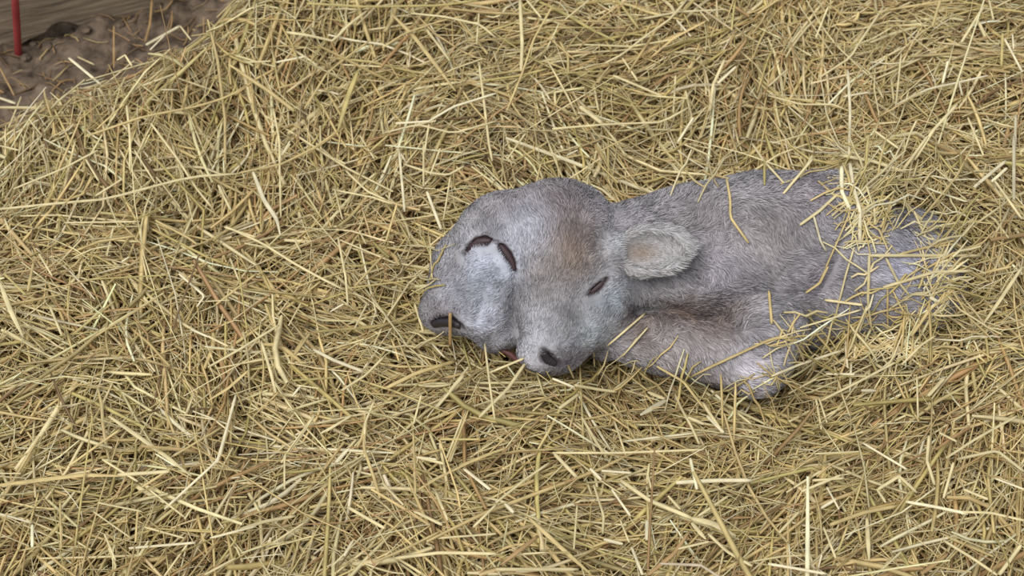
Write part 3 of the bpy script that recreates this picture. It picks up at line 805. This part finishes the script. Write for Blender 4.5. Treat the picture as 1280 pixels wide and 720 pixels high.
EXTRA = []
def stalks():
    items = []
    for ox, oy, sc, lst in TRACES:
        for pts, w, c in lst:
            pp = np.array(pts, float) / sc + np.array([ox, oy])
            items.append((pp, w / sc, c))
    lens = [np.linalg.norm(np.diff(p, axis=0), axis=1).sum() for p, _, _ in items]
    K = 13
    E = []
    for p, w, c in items:
        # round off gentle bends, keep kinks
        q = resample(p, K) if len(p) < 3 else resample(p, K)
        E.append(q)
    E = np.stack(E)
    PT = lay(E, .033)
    # rest on the hide instead of cutting into it
    up = CAM - PT; up /= np.linalg.norm(up, axis=2)[..., None]
    half = np.array([w * 2.0 / FPX / 2 * (.45 if w > 6.2 else .85) for _, w, _ in items])
    for _ in range(6):
        sd_ = base_sdf(PT.reshape(-1, 3)).reshape(PT.shape[:2])
        PT = PT + up * np.maximum(half[:, None] + .0015 - sd_, 0)[..., None]
    order = np.argsort(lens)[::-1]
    count = 0
    for i in order[300:]:
        p, wpx, c = items[i]
        EXTRA.append((PT[i][::3], wpx * 2.1 / FPX, lin(PAL[c])))
    for i in order[:300]:
        p, wpx, c = items[i]
        mid = PT[i]
        depth = ((mid - CAM) @ FWD).mean()
        w = wpx * depth / FPX * .92
        wide = wpx > 6.2
        length = np.linalg.norm(np.diff(mid, axis=0), axis=1).sum()
        prof = np.ones(K); prof[0] = .8; prof[-1] = .7
        if wide: prof = np.interp(np.linspace(0, 1, K), [0, .25, .7, 1], [.6, 1, .95, .35])
        V, F = tube(mid, w, .28 if wide else .62, 6, rng.uniform(-.4, .4), prof)
        col = np.clip(lin(PAL[c]) * (1.02 + rng.normal(0, .08)), 0, .92)
        kind = 'straw_leaf' if wide else 'straw_stalk'
        o = mesh_np(kind, V, F, M_STRAW, None, np.tile(col, (len(V), 1)))
        # origin at the stalk's middle
        base = mid[K // 2].copy()
        o.data.transform(__import__('mathutils').Matrix.Translation(-Vector(base)))
        o.location = base
        # wording
        dirs = np.diff(p, axis=0); a = np.arctan2(dirs[:, 1], dirs[:, 0])
        tn = np.abs((np.diff(a) + math.pi) % (2 * math.pi) - math.pi) if len(a) > 1 else np.array([0.])
        shape = 'kinked' if tn.max() > .75 else ('curved' if tn.sum() > .18 else 'straight')
        size = 'long' if length > .16 else ('short' if length < .06 else 'medium')
        sz = {'long': 'long ', 'short': 'short ', 'medium': ''}[size]
        m = E[i].mean(0)
        sd = base_sdf(mid); oncalf = (sd < .014).mean() > .3
        if oncalf:
            pl = min(ON, key=lambda t: np.hypot(t[0][0] - m[0], t[0][1] - m[1]))[1]
            where = 'lying across ' + pl
        elif edge_dist(base[0], base[1]) > -.09:
            where = 'at the rim of the straw by bare earth'
        else:
            bt = min(ANCH, key=lambda t: np.hypot(t[0][0] - m[0], t[0][1] - m[1]))
            ds = np.hypot(bt[0][0] - m[0], bt[0][1] - m[1])
            where = ('close beside ' if ds < 70 else 'a hand away from ' if ds < 150 else 'two hands away from ' if ds < 250 else 'far from ') + bt[1]
        noun = 'flat straw leaf' if wide else 'straw stalk'
        th = '' if wide else ('thick ' if wpx > 4.2 else 'thin ' if wpx < 3.1 else '')
        lab = f'{sz}{th}{shape} {CNAME[c]} {noun} {where}'
        tag(o, lab, 'straw', lab.replace(noun, 'straw leaves' if wide else 'straw stalks'))
        count += 1
    print('single stalks', count)
stalks()
bedding = bed()
tag(bedding, 'deep bed of loose golden straw surrounding the sleeping calf', 'straw', kind='stuff')
core.parent = bedding
core['label'] = 'packed old straw underneath'


# ------------------------------------------------------------------ far corner: board and red post
def board():
    a = P(-60, 55, GZ + .03); b = P(215, -8, GZ + .03)
    a[2] = b[2] = GZ - .01
    x = (b - a) / np.linalg.norm(b - a); n = np.array([-x[1], x[0], 0]) ; L = np.linalg.norm(b - a)
    H = .20; T = .035
    ns = 26
    V = []; rg = np.random.default_rng(3)
    us = np.linspace(0, L, ns)
    for u in us:
        pz = toward(a + x * u)[0][0]
        gap = .030 * math.exp(-((pz - 76) / 24) ** 2) + .004 * rg.normal()
        for (dz, dn) in ((gap + .004, .0), (gap, .004), (gap, T - .004), (gap + .004, T), (H - .004, T), (H, T - .004), (H, .004), (H - .004, .0)):
            V.append(a + x * u + n * dn + np.array([0, 0, dz + rg.normal() * .0008]))
    V = np.array(V)
    i = np.arange(ns - 1)[:, None] * 8; j = np.arange(8)[None]; k = (j + 1) % 8
    Q = np.stack([i + j, i + 8 + j, i + 8 + k, i + k], -1).reshape(-1, 4)
    c0 = np.arange(8)[None]; c1 = (np.arange(8)[::-1] + (ns - 1) * 8)[None]
    loc = V - a; R = np.stack([x, n, [0, 0, 1]])
    o = mesh_np('pen_board', loc @ R.T, [Q, c0, c1], M_WOOD, None, None, False)
    o.location = a; o.rotation_euler = (0, 0, math.atan2(x[1], x[0]))
    tag(o, 'weathered grey brown wooden board standing on edge on the bare earth', 'board')
board()

def red_post():
    b = P(20, 62, GZ); b[2] = dirt_h(b[0], b[1]) - .01
    top = b + np.array([0, -.01, .22]); top[0] = (16 - 640) / FPX * ((top - CAM) @ FWD)
    u = np.array([0, .04, .2, .4, .6, .8, .97, 1.0]); pr = np.array([.8, 1, .96, 1, .97, 1, .95, .5])
    pts = u[:, None] * (top - b)[None]
    V, F = tube(pts, .0135, .8, 12, 0, pr, (0, 1, 0))
    o = mesh_np('marker_post', V, F, M_RED)
    o.location = b
    tag(o, 'thin red post standing upright on the bare earth by the board', 'post')
red_post()

# clods on the bare earth
def clods():
    rg = np.random.default_rng(11)
    spots = [(88, 33, .012), (64, 36, .010), (99, 27, .012), (110, 45, .009), (60, 58, .010), (30, 66, .009), (150, 34, .009), (200, 14, .009), (84, 25, .011), (40, 48, .008), (125, 20, .008), (172, 50, .008)]
    g = np.array([(i, j, k) for i in (-1, 0, 1) for j in (-1, 0, 1) for k in (-1, 0, 1)], float)
    for x, y, r in spots:
        import bmesh
        bm = bmesh.new(); bmesh.ops.create_icosphere(bm, subdivisions=2, radius=r)
        for v in bm.verts:
            v.co *= 1 + rg.normal() * .12
            v.co.z *= .7
        me = bpy.data.meshes.new('earth_clod'); bm.to_mesh(me); bm.free(); me.materials.append(M_DIRT)
        o = bpy.data.objects.new('earth_clod', me); COL.objects.link(o)
        p = P(x, y, GZ); o.location = (p[0], p[1], float(dirt_h(p[0], p[1])) + r * .35)
        tag(o, 'small rough clod of dark earth on the bare ground', 'clod', 'earth clods on the bare ground')
clods()
print('objects', len(bpy.data.objects))
